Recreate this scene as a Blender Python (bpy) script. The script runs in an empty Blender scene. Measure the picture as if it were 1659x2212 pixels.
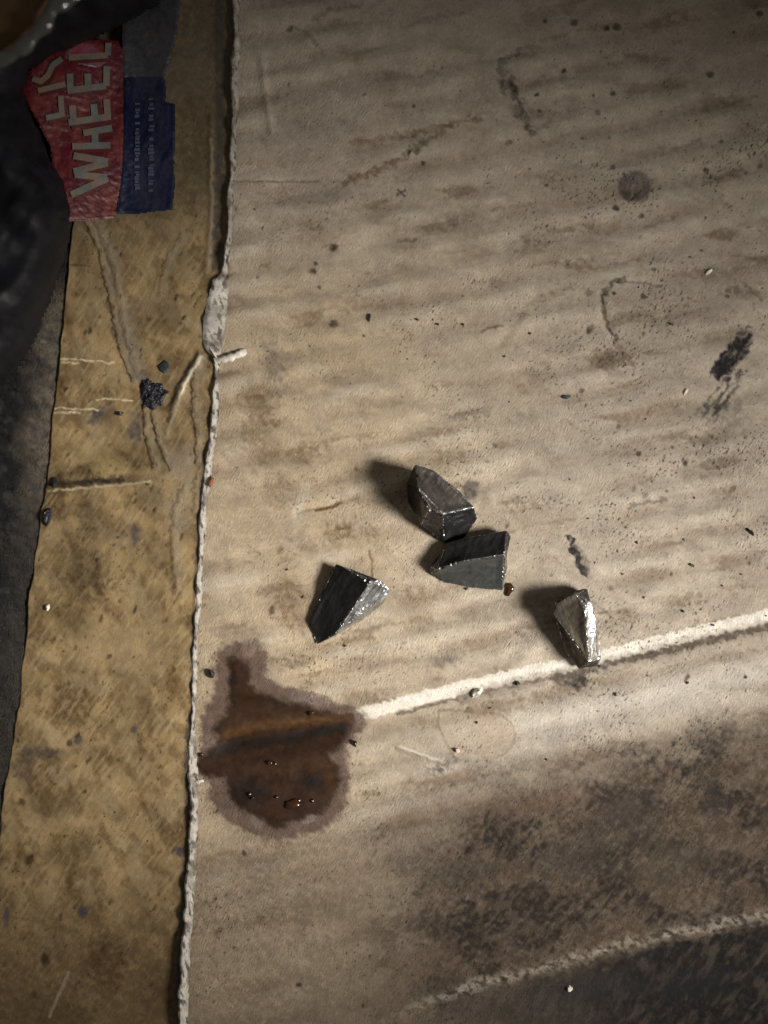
import bpy, bmesh, math, random
import numpy as np
from mathutils import Vector
from mathutils.kdtree import KDTree

C = bpy.context.scene
COL = C.collection
K = 9.259e-5            # metres per unit: the visible board is about 154 mm x 205 mm
MM = 0.001
H = 0.30                # height of the camera above the board
random.seed(7)

# ------------------------------------------------------------------ camera, light, exposure
cam_d = bpy.data.cameras.new('camera'); cam = bpy.data.objects.new('camera', cam_d); COL.objects.link(cam)
cam.location = (0, 0, H)
cam_d.sensor_fit = 'VERTICAL'; cam_d.sensor_height = 24
cam_d.lens = 24 * H / (2212 * K)
cam_d.clip_start = 0.01; cam_d.clip_end = 10
cam_d.dof.use_dof = True; cam_d.dof.focus_distance = H - 0.002; cam_d.dof.aperture_fstop = 3.3
C.camera = cam

w = bpy.data.worlds.new('World'); C.world = w; w.use_nodes = True
w.node_tree.nodes['Background'].inputs[0].default_value = (1.0, 0.90, 0.78, 1)
w.node_tree.nodes['Background'].inputs[1].default_value = 0.12

AIM = Vector((0.007, -0.026, 0.0))
AZ, EL, DIST = math.radians(-11), math.radians(35), 0.42
ld = bpy.data.lights.new('flashlight', 'SPOT'); lamp = bpy.data.objects.new('flashlight', ld); COL.objects.link(lamp)
lamp.location = AIM + DIST * Vector((math.cos(EL) * math.cos(AZ), math.cos(EL) * math.sin(AZ), math.sin(EL)))
lamp.rotation_euler = (AIM - lamp.location).to_track_quat('-Z', 'Y').to_euler()
ld.energy = 22.5; ld.color = (1.0, 0.945, 0.865)
ld.spot_size = math.radians(28.8); ld.spot_blend = 1.0; ld.shadow_soft_size = 0.07

C.view_settings.view_transform = 'Standard'; C.view_settings.look = 'None'
C.view_settings.exposure = 0.0; C.view_settings.gamma = 1.0

# ------------------------------------------------------------------ small helpers
def X(u): return (u - 829.5) * K
def Y(v): return (1106.0 - v) * K
def at(u, v, zmm=0.0):                      # the point at height z that is seen at u, v
    s = (H - zmm * MM) / H
    return Vector((X(u) * s, Y(v) * s, zmm * MM))

_ang = np.random.RandomState(3).rand(256, 256).astype(np.float32) * 6.2831853
_gx, _gy = np.cos(_ang), np.sin(_ang)
def vnoise(x, y, seed=0):                   # gradient noise, about 0.5
    x = x * .8 - y * .6 + seed * 17.31; y = x * .3 + y * .95 + seed * 7.77
    xi = np.floor(x).astype(np.int64); yi = np.floor(y).astype(np.int64)
    fx = (x - xi).astype(np.float32); fy = (y - yi).astype(np.float32)
    def dot(i, j):
        k, l = (xi + i) & 255, (yi + j) & 255
        return _gx[k, l] * (fx - i) + _gy[k, l] * (fy - j)
    wx = fx * fx * fx * (fx * (fx * 6 - 15) + 10); wy = fy * fy * fy * (fy * (fy * 6 - 15) + 10)
    r = (dot(0, 0) * (1 - wx) + dot(1, 0) * wx) * (1 - wy) + (dot(0, 1) * (1 - wx) + dot(1, 1) * wx) * wy
    return .5 + r * .85
def fbm(x, y, seed=0, n=4):
    r = 0; amp = 0.5; tot = 0
    for i in range(n):
        r = r + amp * vnoise(x * 2 ** i, y * 2 ** i, seed + i * 5); tot += amp; amp *= 0.5
    return r / tot
def sstep(a, b, x):
    t = np.clip((x - a) / (b - a), 0, 1); return t * t * (3 - 2 * t)
def seg_dist(U, V, pts):
    best = np.full(U.shape, 1e9, np.float32); sgn = np.zeros(U.shape, np.float32)
    for (x0, y0), (x1, y1) in zip(pts[:-1], pts[1:]):
        dx, dy = x1 - x0, y1 - y0; L = dx * dx + dy * dy + 1e-9
        t = np.clip(((U - x0) * dx + (V - y0) * dy) / L, 0, 1)
        ex = U - (x0 + t * dx); ey = V - (y0 + t * dy)
        d = np.sqrt(ex * ex + ey * ey); m = d < best
        best = np.where(m, d, best); sgn = np.where(m, np.sign(dx * ey - dy * ex), sgn)
    return best, sgn
def poly_sd(U, V, pts):                     # signed distance, negative inside
    ring = pts + [pts[0]]
    d, _ = seg_dist(U, V, ring)
    ins = np.zeros(U.shape, bool)
    for (x0, y0), (x1, y1) in zip(ring[:-1], ring[1:]):
        if y0 == y1: continue
        c = ((y0 > V) != (y1 > V)) & (U < (x1 - x0) * (V - y0) / (y1 - y0) + x0)
        ins ^= c
    return np.where(ins, -d, d)
def lerp_pts(tab, v):                       # table of (v, u) -> u(v)
    t = np.array(tab, float); return np.interp(v, t[:, 0], t[:, 1])
def rotq(U, V): return 0.98 * U - 0.2 * V, 0.2 * U + 0.98 * V

class Sheet:
    """A dense grid over which height, dirt and some painted light are laid; arrays are in picture-plane units."""
    def __init__(s, U, V):
        s.U = U.astype(np.float32); s.V = V.astype(np.float32)
        s.col = np.zeros(U.shape + (3,), np.float32)
        s.grime = np.zeros(U.shape, np.float32); s.wet = np.zeros(U.shape, np.float32)
        s.z = np.zeros(U.shape, np.float32)
        s.wu = (fbm(s.U / 14, s.V / 14, 1, 3) - .5); s.wv = (fbm(s.U / 14, s.V / 14, 9, 3) - .5)
        pf, qf = s.U * .5 - s.V * .87, s.U * .87 + s.V * .5
        s.n = .6 * fbm(s.U / 13, s.V / 13, 21, 4) + .4 * fbm(pf / 16, qf / 6, 23, 3)
    def box(s, u0, u1, v0, v1):
        vv = s.V[:, 0]; r = np.where((vv >= v0) & (vv <= v1))[0]
        if len(r) == 0: return None
        r0, r1 = r[0], r[-1] + 1
        sub = s.U[r0:r1]; cols = np.where(((sub >= u0) & (sub <= u1)).any(0))[0]
        if len(cols) == 0: return None
        return (slice(r0, r1), slice(cols[0], cols[-1] + 1))
    def put(s, b, m, color, op, rough=0.5, wet=None, grime=0):
        m = np.clip(m, 0, 1)
        if rough: m = m * np.clip(1 + rough * 2.4 * (s.n[b] - .5), 0, 1.3)
        m = np.clip(m * op, 0, 1)
        s.col[b] = s.col[b] * (1 - m[..., None]) + np.array(color, np.float32) * m[..., None]
        if wet is not None: s.wet[b] = s.wet[b] * (1 - m) + wet * m
        if grime: s.grime[b] = np.maximum(s.grime[b], m * grime)
    def blob(s, u, v, ru, rv, color, op, rot=0, soft=.5, warp=14, rough=.6, **k):
        R = max(ru, rv) * 1.5 + warp
        b = s.box(u - R, u + R, v - R, v + R)
        if b is None: return
        dx = s.U[b] + s.wu[b] * warp - u; dy = s.V[b] + s.wv[b] * warp - v
        c, sn = math.cos(math.radians(rot)), math.sin(math.radians(rot))
        e = np.sqrt(((dx * c + dy * sn) / ru) ** 2 + ((-dx * sn + dy * c) / rv) ** 2)
        s.put(b, 1 - sstep(1 - soft, 1 + soft * .5, e), color, op, rough, **k)
    def line(s, pts, wd, color, op, soft=.6, warp=10, rough=.6, **k):
        us = [p[0] for p in pts]; vs = [p[1] for p in pts]; R = wd * 2 + warp
        b = s.box(min(us) - R, max(us) + R, min(vs) - R, max(vs) + R)
        if b is None: return
        d, _ = seg_dist(s.U[b] + s.wu[b] * warp, s.V[b] + s.wv[b] * warp, pts)
        s.put(b, 1 - sstep(wd * (1 - soft), wd * (1 + soft * .5), d), color, op, rough, **k)
    def poly(s, pts, color, op, soft=6, warp=14, rough=.4, grow=0, **k):
        us = [p[0] for p in pts]; vs = [p[1] for p in pts]; R = soft + warp + 6 + grow
        b = s.box(min(us) - R, max(us) + R, min(vs) - R, max(vs) + R)
        if b is None: return
        d = poly_sd(s.U[b] + s.wu[b] * warp, s.V[b] + s.wv[b] * warp, pts) - grow
        s.put(b, 1 - sstep(-soft, soft, d), color, op, rough, **k)
    def raise_line(s, pts, wd, h, warp=6, sharp=1.0):
        us = [p[0] for p in pts]; vs = [p[1] for p in pts]; R = wd * 4
        b = s.box(min(us) - R, max(us) + R, min(vs) - R, max(vs) + R)
        if b is None: return
        d, _ = seg_dist(s.U[b] + s.wu[b] * warp, s.V[b] + s.wv[b] * warp, pts)
        s.z[b] += h * np.exp(-(d / wd) ** 2 * sharp)
    def raise_blob(s, u, v, ru, rv, h, rot=0):
        R = max(ru, rv) * 3; b = s.box(u - R, u + R, v - R, v + R)
        if b is None: return
        dx = s.U[b] - u; dy = s.V[b] - v
        c, sn = math.cos(math.radians(rot)), math.sin(math.radians(rot))
        s.z[b] += h * np.exp(-((dx * c + dy * sn) / ru) ** 2 - ((-dx * sn + dy * c) / rv) ** 2)

def grid_object(name, U, V, Z, mat, parent=None, col=None, grime=None, wet=None, keep=None, skirt=None):
    """One mesh over a (rows, cols) grid; Z in millimetres; skirt = z of a rim that closes its sides."""
    n, m = U.shape
    co = np.stack([(U - 829.5) * K, (1106 - V) * K, Z * MM], -1).reshape(-1, 3)
    idx = np.arange(n * m).reshape(n, m)
    q = np.stack([idx[:-1, :-1], idx[1:, :-1], idx[1:, 1:], idx[:-1, 1:]], -1).reshape(-1, 4)
    if keep is not None:
        kk = (keep[:-1, :-1] & keep[1:, :-1] & keep[1:, 1:] & keep[:-1, 1:]).reshape(-1); q = q[kk]
    cc = None if col is None else col.reshape(-1, 3)
    gg = np.zeros(n * m) if grime is None else grime.reshape(-1); ww = np.zeros(n * m) if wet is None else wet.reshape(-1)
    if skirt is not None:
        ring = np.concatenate([idx[0, :], idx[1:, -1], idx[-1, -2::-1], idx[-2:0:-1, 0]])
        low = co[ring].copy(); low[:, 2] = skirt * MM; base = len(co)
        co = np.concatenate([co, low]); k = len(ring); a = np.arange(k); b2 = (a + 1) % k
        q = np.concatenate([q, np.stack([ring[a], ring[b2], base + b2, base + a], -1)])
        if cc is not None: cc = np.concatenate([cc, cc[ring]])
        gg = np.concatenate([gg, gg[ring]]); ww = np.concatenate([ww, ww[ring]])
    if keep is not None:
        used = np.unique(q); rm = np.full(len(co), -1); rm[used] = np.arange(len(used)); q = rm[q]; co = co[used]
        cc = None if cc is None else cc[used]; gg = gg[used]; ww = ww[used]
    me = bpy.data.meshes.new(name)
    me.vertices.add(len(co)); me.vertices.foreach_set('co', co.astype(np.float32).ravel())
    me.loops.add(q.size); me.loops.foreach_set('vertex_index', q.astype(np.int32).ravel())
    me.polygons.add(len(q)); me.polygons.foreach_set('loop_start', (np.arange(len(q)) * 4).astype(np.int32))
    me.polygons.foreach_set('use_smooth', np.ones(len(q), bool))
    if cc is not None:
        a = me.attributes.new('dye', 'FLOAT_COLOR', 'POINT')
        a.data.foreach_set('color', np.concatenate([cc, np.ones((len(cc), 1))], 1).astype(np.float32).ravel())
    a = me.attributes.new('grime', 'FLOAT', 'POINT'); a.data.foreach_set('value', gg.astype(np.float32))
    a = me.attributes.new('wet', 'FLOAT', 'POINT'); a.data.foreach_set('value', ww.astype(np.float32))
    me.update(calc_edges=True); me.validate()
    me.materials.append(mat)
    o = bpy.data.objects.new(name, me); COL.objects.link(o)
    if parent: o.parent = parent
    return o
def tag(o, label=None, cat=None, group=None, kind=None):
    if label: o['label'] = label
    if cat: o['category'] = cat
    if group: o['group'] = group
    if kind: o['kind'] = kind
    return o
def empty(name, label, cat, loc=(0, 0, 0), group=None):
    o = bpy.data.objects.new(name, None); COL.objects.link(o); o.location = loc; o.empty_display_size = .005
    return tag(o, label, cat, group)
def bm_object(name, bm, mats, parent=None, smooth=False):
    me = bpy.data.meshes.new(name); bm.to_mesh(me); bm.free()
    for m in (mats if isinstance(mats, (list, tuple)) else [mats]): me.materials.append(m)
    if smooth: me.polygons.foreach_set('use_smooth', np.ones(len(me.polygons), bool))
    o = bpy.data.objects.new(name, me); COL.objects.link(o)
    if parent:
        o.parent = parent; o.matrix_parent_inverse = parent.matrix_basis.inverted()
    return o

# ------------------------------------------------------------------ materials
class NT:
    def __init__(s, name):
        s.m = bpy.data.materials.new(name); s.m.use_nodes = True; s.t = s.m.node_tree
        s.b = s.t.nodes['Principled BSDF']; s.tc = s.t.nodes.new('ShaderNodeTexCoord')
    def n(s, t, **k):
        x = s.t.nodes.new(t)
        for a, v in k.items(): setattr(x, a, v)
        return x
    def l(s, a, b): s.t.links.new(a, b)
    def mapped(s, rot, scale):
        m0 = s.n('ShaderNodeMapping'); m0.inputs['Rotation'].default_value = (0, 0, math.radians(rot))
        m1 = s.n('ShaderNodeMapping'); m1.inputs['Scale'].default_value = scale
        s.l(s.tc.outputs['Object'], m0.inputs[0]); s.l(m0.outputs[0], m1.inputs[0]); return m1.outputs[0]
    def noise(s, vec, scale, detail=3, rough=.55, dist=0):
        x = s.n('ShaderNodeTexNoise'); s.l(vec, x.inputs['Vector'])
        x.inputs['Scale'].default_value = scale; x.inputs['Detail'].default_value = detail
        x.inputs['Roughness'].default_value = rough; x.inputs['Distortion'].default_value = dist
        return x.outputs['Fac']
    def ramp(s, fac, lo, hi, a=0.0, b=1.0):
        x = s.n('ShaderNodeMapRange'); s.l(fac, x.inputs[0])
        for i, v in enumerate((lo, hi, a, b)): x.inputs[i + 1].default_value = v
        return x.outputs[0]
    def math(s, op, a, b):
        x = s.n('ShaderNodeMath', operation=op)
        for i, v in enumerate((a, b)):
            if isinstance(v, (int, float)): x.inputs[i].default_value = v
            else: s.l(v, x.inputs[i])
        return x.outputs[0]
    def mix(s, fac, a, b, blend='MIX'):
        x = s.n('ShaderNodeMix', data_type='RGBA', blend_type=blend)
        for i, v in ((0, fac), (6, a), (7, b)):
            if isinstance(v, (int, float)): x.inputs[i].default_value = v
            elif isinstance(v, tuple): x.inputs[i].default_value = v + (1,)
            else: s.l(v, x.inputs[i])
        return x.outputs[2]
    def attr(s, name, out='Fac'):
        x = s.n('ShaderNodeAttribute', attribute_name=name); return x.outputs[out]
    def bump(s, h, dist, strength=1.0, prev=None):
        x = s.n('ShaderNodeBump'); s.l(h, x.inputs['Height'])
        x.inputs['Distance'].default_value = dist; x.inputs['Strength'].default_value = strength
        if prev is not None: s.l(prev, x.inputs['Normal'])
        return x.outputs[0]

def board_material(name, rough=.85, gloss_wet=.3, fibre_bump=.00007, coat=0, speck=1.0, fib=.30):
    s = NT(name)
    fv = s.mapped(-57, (900, 5200, 1)); fib1 = s.noise(fv, 1.0, 4, .6, .4)
    fv2 = s.mapped(-66, (2200, 7000, 1)); fib2 = s.noise(fv2, 1.0, 2, .5)
    ob = s.mapped(0, (1, 1, 1))
    mott = s.noise(ob, 330, 6, .7); fine = s.noise(ob, 2600, 4, .75)
    f = s.math('ADD', s.math('MULTIPLY', s.ramp(fib1, .3, .7), .5), s.math('MULTIPLY', s.ramp(fine, .3, .7), .5))
    lev = s.ramp(f, 0, 1, 1 - fib, 1 + fib)
    lev = s.math('MULTIPLY', lev, s.ramp(mott, .3, .7, .84, 1.13))
    c = s.n('ShaderNodeVectorMath', operation='SCALE'); s.l(s.attr('dye', 'Color'), c.inputs[0]); s.l(lev, c.inputs['Scale'])
    col = c.outputs[0]
    # fine black grit, thicker where the board is grimy
    g = s.attr('grime')
    sp = s.noise(s.mapped(-57, (1, 1.7, 1)), 1150, 5, .68, .3)
    thr = s.math('SUBTRACT', .648, s.math('MULTIPLY', g, .12))
    spm = s.math('MULTIPLY', s.math('SUBTRACT', sp, thr), 14.0)
    x = s.n('ShaderNodeClamp'); s.l(spm, x.inputs[0]); spm = s.math('MULTIPLY', x.outputs[0], .82 * speck)
    col = s.mix(spm, col, (.022, .018, .014))
    s.l(col, s.b.inputs['Base Color'])
    wet = s.attr('wet')
    s.l(s.math('SUBTRACT', rough, s.math('MULTIPLY', wet, rough - gloss_wet)), s.b.inputs['Roughness'])
    s.b.inputs['Specular IOR Level'].default_value = .14
    s.b.inputs['Coat Weight'].default_value = coat; s.b.inputs['Coat Roughness'].default_value = .22
    h = s.math('ADD', s.math('MULTIPLY', fib1, 1.0), s.math('MULTIPLY', fib2, .45))
    h = s.math('ADD', h, s.math('MULTIPLY', fine, .5))
    s.l(s.bump(h, fibre_bump * 4, 1.0), s.b.inputs['Normal'])
    return s.m

M_board = board_material('dirty_cardboard')
M_tape = board_material('tan_tape', rough=.45, gloss_wet=.22, fibre_bump=.000025, coat=.3, fib=.20)
M_black = board_material('black_grime', rough=.6, gloss_wet=.2, fibre_bump=.0001, coat=.1, fib=.4)
M_core = board_material('torn_paper', rough=.95, fibre_bump=.000012, speck=1.0, fib=.12)

def plain(name, col, rough, metal=0, spec=.5, var=.3, scale=900, bump=0, bscale=1500, coat=0):
    s = NT(name); ob = s.tc.outputs['Object']
    nz = s.noise(ob, scale, 4, .65)
    c = s.mix(s.ramp(nz, .3, .7), tuple(v * (1 - var) for v in col), tuple(min(1, v * (1 + var)) for v in col))
    s.l(c, s.b.inputs['Base Color'])
    s.l(s.ramp(s.noise(ob, scale * 2, 3), .3, .7, rough * .75, min(1, rough * 1.25)), s.b.inputs['Roughness'])
    s.b.inputs['Metallic'].default_value = metal; s.b.inputs['Specular IOR Level'].default_value = spec
    s.b.inputs['Coat Weight'].default_value = coat; s.b.inputs['Coat Roughness'].default_value = .1
    if bump: s.l(s.bump(s.noise(ob, bscale, 4, .6), bump), s.b.inputs['Normal'])
    return s.m

# ------------------------------------------------------------------ floor under everything
M_floor = plain('floor_concrete', (.05, .045, .04), .9, bump=.0004, bscale=300)
bm = bmesh.new()
for x, y in ((-.5, -.5), (.5, -.5), (.5, .5), (-.5, .5)): bm.verts.new((x, y, -.008))
bm.faces.new(bm.verts); tag(bm_object('floor', bm, M_floor), kind='structure')

# ------------------------------------------------------------------ cardboard sheet (right)
STEP = 2.2
rows = np.arange(-170, 2400, STEP)
EDGE = [(-200, 518), (0, 515), (200, 512), (300, 506), (400, 502), (500, 498), (590, 492), (680, 488), (745, 474), (800, 471), (900, 468), (1000, 456), (1100, 444),
        (1200, 437), (1300, 431), (1400, 424), (1500, 421), (1560, 417), (1640, 421), (1700, 425), (1800, 425), (1900, 418), (2000, 412), (2100, 406), (2212, 405), (2450, 400)]
def edge_u(v): return lerp_pts(EDGE, v) + 4 * (fbm(v / 60, v * 0 + 3, 4, 6) - .5) * 2
e = edge_u(rows)
ncol = int((1840 - 400) / STEP)
t = np.arange(ncol) * STEP
U = e[:, None] + t[None, :]; V = np.repeat(rows[:, None], ncol, 1)
S = Sheet(U, V); U, V = S.U, S.V
P, Q = rotq(U, V)

# heights (mm)
R1 = [(300, 1650), (420, 1628), (463, 1610), (620, 1588), (754, 1563), (860, 1540), (1000, 1506), (1240, 1452), (1400, 1414), (1659, 1352), (2000, 1272)]
R2 = [(600, 2290), (830, 2215), (1000, 2150), (1150, 2110), (1300, 2068), (1450, 2030), (1659, 1994), (2000, 1930)]
d1, s1 = seg_dist(U, V, R1); d1 = d1 * s1
d2, s2 = seg_dist(U, V, R2); d2 = d2 * s2
S.z += .9 * (fbm(U / 420, V / 420, 31, 3) - .5)
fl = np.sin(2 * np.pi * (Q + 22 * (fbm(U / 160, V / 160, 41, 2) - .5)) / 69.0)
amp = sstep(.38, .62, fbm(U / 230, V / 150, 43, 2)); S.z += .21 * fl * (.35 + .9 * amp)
S.z += .07 * (fbm(P / 80, Q / 40, 45, 2) - .5) * 2 + .03 * (fbm(U / 12, V / 12, 47, 3) - .5)
dep = (0.95 + .75 * sstep(950, 600, U)) * (.12 + .88 * sstep(0, 80, U - e[:, None]))
z1 = np.where(d1 < 0, -dep * sstep(-30, 0, d1), -dep * (1 - sstep(0, 62, d1)))
z1 = z1 + np.where(d1 > 80, .35 * sstep(80, 130, d1) - .5 * sstep(130, 200, d1), 0)
S.z += z1
S.z += np.where(d1 > 190, 1.1 * sstep(190, 520, d1), 0) - 1.9 * sstep(-22, 30, d2 + 14 * (fbm(U / 30, V / 30, 76, 4) - .5)) + .15 * np.exp(-((d2 + 30) / 25) ** 2)
S.z -= .12 * np.exp(-(U - e[:, None]) / 16)
S.raise_line([(640, 1106), (700, 1092), (768, 1078)], 9, -.35); S.raise_line([(632, 1085), (690, 1072)], 18, .25)
S.raise_line([(566, 130), (572, 190), (586, 285)], 8, .28)
S.raise_line([(505, 392), (690, 390)], 5, -.12)
S.raise_line([(860, 1615), (945, 1645)], 6, .22); S.raise_line([(855, 1622), (940, 1653)], 7, -.2)
S.raise_line([(1300, 640), (1305, 690), (1332, 745)], 10, -.2)
S.raise_blob(520, 1413, 26, 14, .5, -30)

# the colour of the paper, what is spilled or rubbed into it, and some painted light
warm = sstep(1350, 600, U + .25 * (V - 900)) * sstep(350, 800, V) * (.5 + fbm(U / 170, V / 170, 51, 3))
warm = np.clip(warm, 0, 1)[..., None]
S.col[:] = np.array([.405, .35, .284]) * (1 - warm) + np.array([.435, .35, .245]) * warm
mt = fbm(U / 110, V / 110, 53, 4)[..., None]; S.col *= .80 + .40 * mt
redd = sstep(.5, .72, fbm(U / 95, V / 80, 55, 4))[..., None]
S.col = S.col * (1 - .30 * redd) + S.col * np.array([.86, .80, .77]) * .30 * redd
BR, BK, GR = (.15, .098, .052), (.02, .018, .018), (.15, .125, .105)
stk = sstep(.50, .66, fbm(P / 110, Q / 40, 57, 4) + .35 * (S.n - .5)) * sstep(.36, .6, fbm(U / 240, V / 200, 59, 3))
full = (slice(None), slice(None))
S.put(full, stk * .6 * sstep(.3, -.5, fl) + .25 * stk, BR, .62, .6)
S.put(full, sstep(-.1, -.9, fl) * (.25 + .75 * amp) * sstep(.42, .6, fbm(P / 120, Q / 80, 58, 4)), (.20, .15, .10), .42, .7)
stk2 = sstep(.50, .72, fbm(P / 70, Q / 50, 61, 5) + .3 * (S.n - .5)); S.put(full, stk2, GR, .22, .6)
S.put(full, sstep(.1, .9, fl) * (.2 + .8 * amp) * sstep(.45, .6, fbm(P / 130, Q / 60, 56, 5)), (.54, .485, .40), .45, .6)  # pale flute crests, the light they catch painted into the colour
S.grime += (.12 + .5 * sstep(.45, .68, fbm(U / 130, V / 130, 63, 4)) + .25 * sstep(900, 1400, U)) * sstep(-100, 900, V + .3 * U)
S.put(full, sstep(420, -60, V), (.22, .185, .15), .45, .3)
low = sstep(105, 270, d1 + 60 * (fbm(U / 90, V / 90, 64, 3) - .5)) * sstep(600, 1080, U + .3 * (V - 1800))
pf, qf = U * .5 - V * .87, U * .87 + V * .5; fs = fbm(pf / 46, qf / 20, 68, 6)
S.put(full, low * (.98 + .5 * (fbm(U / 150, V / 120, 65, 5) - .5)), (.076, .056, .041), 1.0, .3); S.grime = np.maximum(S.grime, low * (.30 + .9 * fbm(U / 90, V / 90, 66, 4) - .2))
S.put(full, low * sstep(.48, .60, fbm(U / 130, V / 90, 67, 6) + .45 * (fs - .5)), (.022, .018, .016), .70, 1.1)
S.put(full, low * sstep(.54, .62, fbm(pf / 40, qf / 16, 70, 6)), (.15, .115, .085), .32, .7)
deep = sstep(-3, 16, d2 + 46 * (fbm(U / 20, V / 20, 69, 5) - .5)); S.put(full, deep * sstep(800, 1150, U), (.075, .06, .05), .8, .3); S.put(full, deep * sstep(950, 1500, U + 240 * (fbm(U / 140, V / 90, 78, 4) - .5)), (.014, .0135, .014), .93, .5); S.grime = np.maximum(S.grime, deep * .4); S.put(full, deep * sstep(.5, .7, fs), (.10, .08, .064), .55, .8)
S.put(full, np.exp(-((d2 + 17 + 40 * (fbm(U / 60, V / 60, 72, 4) - .5)) / 13) ** 2) * sstep(750, 1000, U) * sstep(.38, .55, fbm(U / 14, V / 14, 74, 4)), (.30, .265, .22), .8, .9)
S.put(full, sstep(1790, 1900, V + .05 * U) * sstep(1000, 700, U), (.19, .145, .10), .62, .7)
S.put(full, sstep(2050, 2300, V) * sstep(1200, 800, U), (.16, .13, .10), .45, .7)
S.put(full, np.exp(-((d1 - 95) / 42) ** 2) * sstep(780, 1250, U), (.52, .49, .44), .6, .4)  # bright band below the crease, a lit slope painted pale
for a in ((560, 872, 36, 66, BR, .62), (590, 790, 30, 50, GR, .6), (575, 985, 46, 34, BR, .5), (600, 1060, 30, 40, BR, .35), (655, 985, 32, 24, BR, .62), (545, 945, 30, 40, BR, .5), (625, 1300, 42, 66, BR, .62),
          (900, 1292, 60, 20, BR, .4), (1010, 895, 70, 14, GR, .55), (955, 930, 80, 12, BR, .4), (1160, 830, 60, 26, BR, .35), (1140, 905, 50, 20, GR, .35), (770, 655, 50, 22, BR, .35),
          (735, 1147, 32, 15, (.12, .07, .02), .75), (800, 1150, 22, 20, BR, .5), (735, 1147, 60, 26, BR, .3), (640, 1175, 50, 20, GR, .3), (1000, 470, 80, 20, GR, .3),
          (690, 430, 130, 60, GR, .35), (650, 265, 120, 80, GR, .28), (1230, 420, 180, 30, BR, .14), (1200, 545, 120, 24, BR, .16), (1030, 535, 34, 40, BR, .22), (1320, 775, 46, 28, (.11, .075, .05), .75),
          (1500, 640, 140, 90, GR, .35), (1560, 980, 120, 60, GR, .35), (1350, 960, 150, 30, GR, .25), (1100, 1310, 90, 40, GR, .2), (850, 1090, 60, 40, GR, .18), (720, 1560, 30, 20, GR, .3),
          (905, 1330, 40, 50, BR, .25), (640, 1430, 46, 14, (.10, .075, .045), .55), (960, 1428, 40, 16, GR, .6), (945, 1659, 34, 12, (.07, .06, .07), .7), (980, 1640, 30, 14, (.08, .07, .07), .5),
          (1110, 1520, 130, 14, (.20, .15, .10), .5), (1180, 1730, 120, 20, (.16, .10, .07), .4), (950, 1745, 150, 30, (.2, .15, .11), .4), (1000, 1890, 90, 40, (.06, .05, .04), .5), (880, 1850, 60, 40, GR, .4),  # the first darkens the rise below the crease, shade painted in
          (1560, 1660, 60, 26, (.06, .042, .028), .7), (1540, 1720, 30, 60, (.035, .03, .026), .75), (1260, 1640, 90, 20, (.14, .10, .07), .5), (1340, 1760, 100, 60, (.05, .04, .035), .6), (1250, 1850, 90, 60, (.05, .042, .036), .6),
          (1450, 1860, 120, 60, (.06, .048, .036), .55), (640, 1960, 120, 40, (.15, .11, .075), .5), (560, 1880, 60, 30, (.16, .13, .10), .6), (1300, 2140, 160, 40, (.03, .03, .032), .5), (1500, 2130, 110, 50, (.022, .022, .025), .6)):
    S.blob(a[0], a[1], a[2], a[3], a[4], a[5], rot=-12, soft=.8, warp=46, rough=.8)
S.line([(745, 395), (800, 372), (860, 347), (920, 305), (978, 268)], 9, (.12, .082, .040), .62, warp=26, rough=1)
S.line([(860, 300), (930, 278), (985, 266), (1040, 258)], 6, (.13, .085, .045), .5, warp=22, rough=1)
S.line([(760, 310), (860, 292), (900, 285)], 7, BR, .4, warp=22, rough=1)
S.line([(680, 40), (720, 22), (775, 12)], 6, (.14, .11, .08), .5, warp=18); S.line([(640, 62), (665, 72), (685, 97)], 5, (.14, .11, .08), .45, warp=14)
S.line([(870, 60), (930, 40), (1000, 30)], 6, (.15, .11, .08), .35, warp=18); S.line([(690, 185), (760, 160)], 8, (.17, .13, .10), .3, warp=18)
S.line([(1075, 130), (1110, 120), (1125, 108)], 6, (.05, .045, .04), .6, warp=24, rough=1); S.blob(1098, 182, 26, 20, BK, .6, warp=46, rough=1); S.blob(1085, 150, 16, 26, (.05, .045, .04), .45, warp=40, rough=1)
S.line([(1105, 190), (1128, 238), (1148, 292)], 9, (.035, .033, .034), .6, warp=26, rough=1); S.blob(1122, 236, 18, 22, (.05, .05, .05), .5, warp=30, rough=1); S.line([(1150, 290), (1190, 262)], 6, BR, .4, warp=20)
S.blob(1370, 404, 37, 35, (.115, .092, .088), .88, soft=.16, warp=9, rough=.4, wet=.5); S.blob(1358, 424, 26, 12, (.06, .045, .04), .5, warp=12); S.blob(1388, 388, 18, 12, (.19, .165, .165), .6, warp=16); S.line([(1362, 425), (1370, 398)], 4, (.26, .2, .15), .7)
for u, v, r in ((1330, 449, 8), (1385, 466, 7), (720, 535, 12), (676, 586, 10), (682, 570, 7), (915, 352, 6), (668, 437, 4), (550, 452, 3), (1325, 200, 7), (1218, 152, 7), (1533, 161, 9), (1641, 30, 9), (1177, 46, 6), (1240, 50, 9), (1333, 58, 10),
                (1310, 60, 8), (1160, 205, 6), (1165, 240, 5), (1525, 368, 7), (1258, 298, 4), (885, 330, 5), (1145, 365, 4), (1180, 400, 5), (1550, 1010, 6), (1515, 540, 5), (1570, 640, 6), (1490, 555, 4), (1265, 470, 4), (1000, 640, 3),
                (786, 725, 4), (690, 620, 5), (720, 700, 12), (1450, 1240, 5), (1480, 1470, 5), (1610, 1462, 5), (1550, 880, 9), (1440, 1060, 4), (1480, 1000, 8), (1380, 980, 7)):
    S.blob(u, v, r, r * .85, (.035, .026, .018), .8, warp=7, rough=.5)
rs = random.Random(5)
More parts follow.
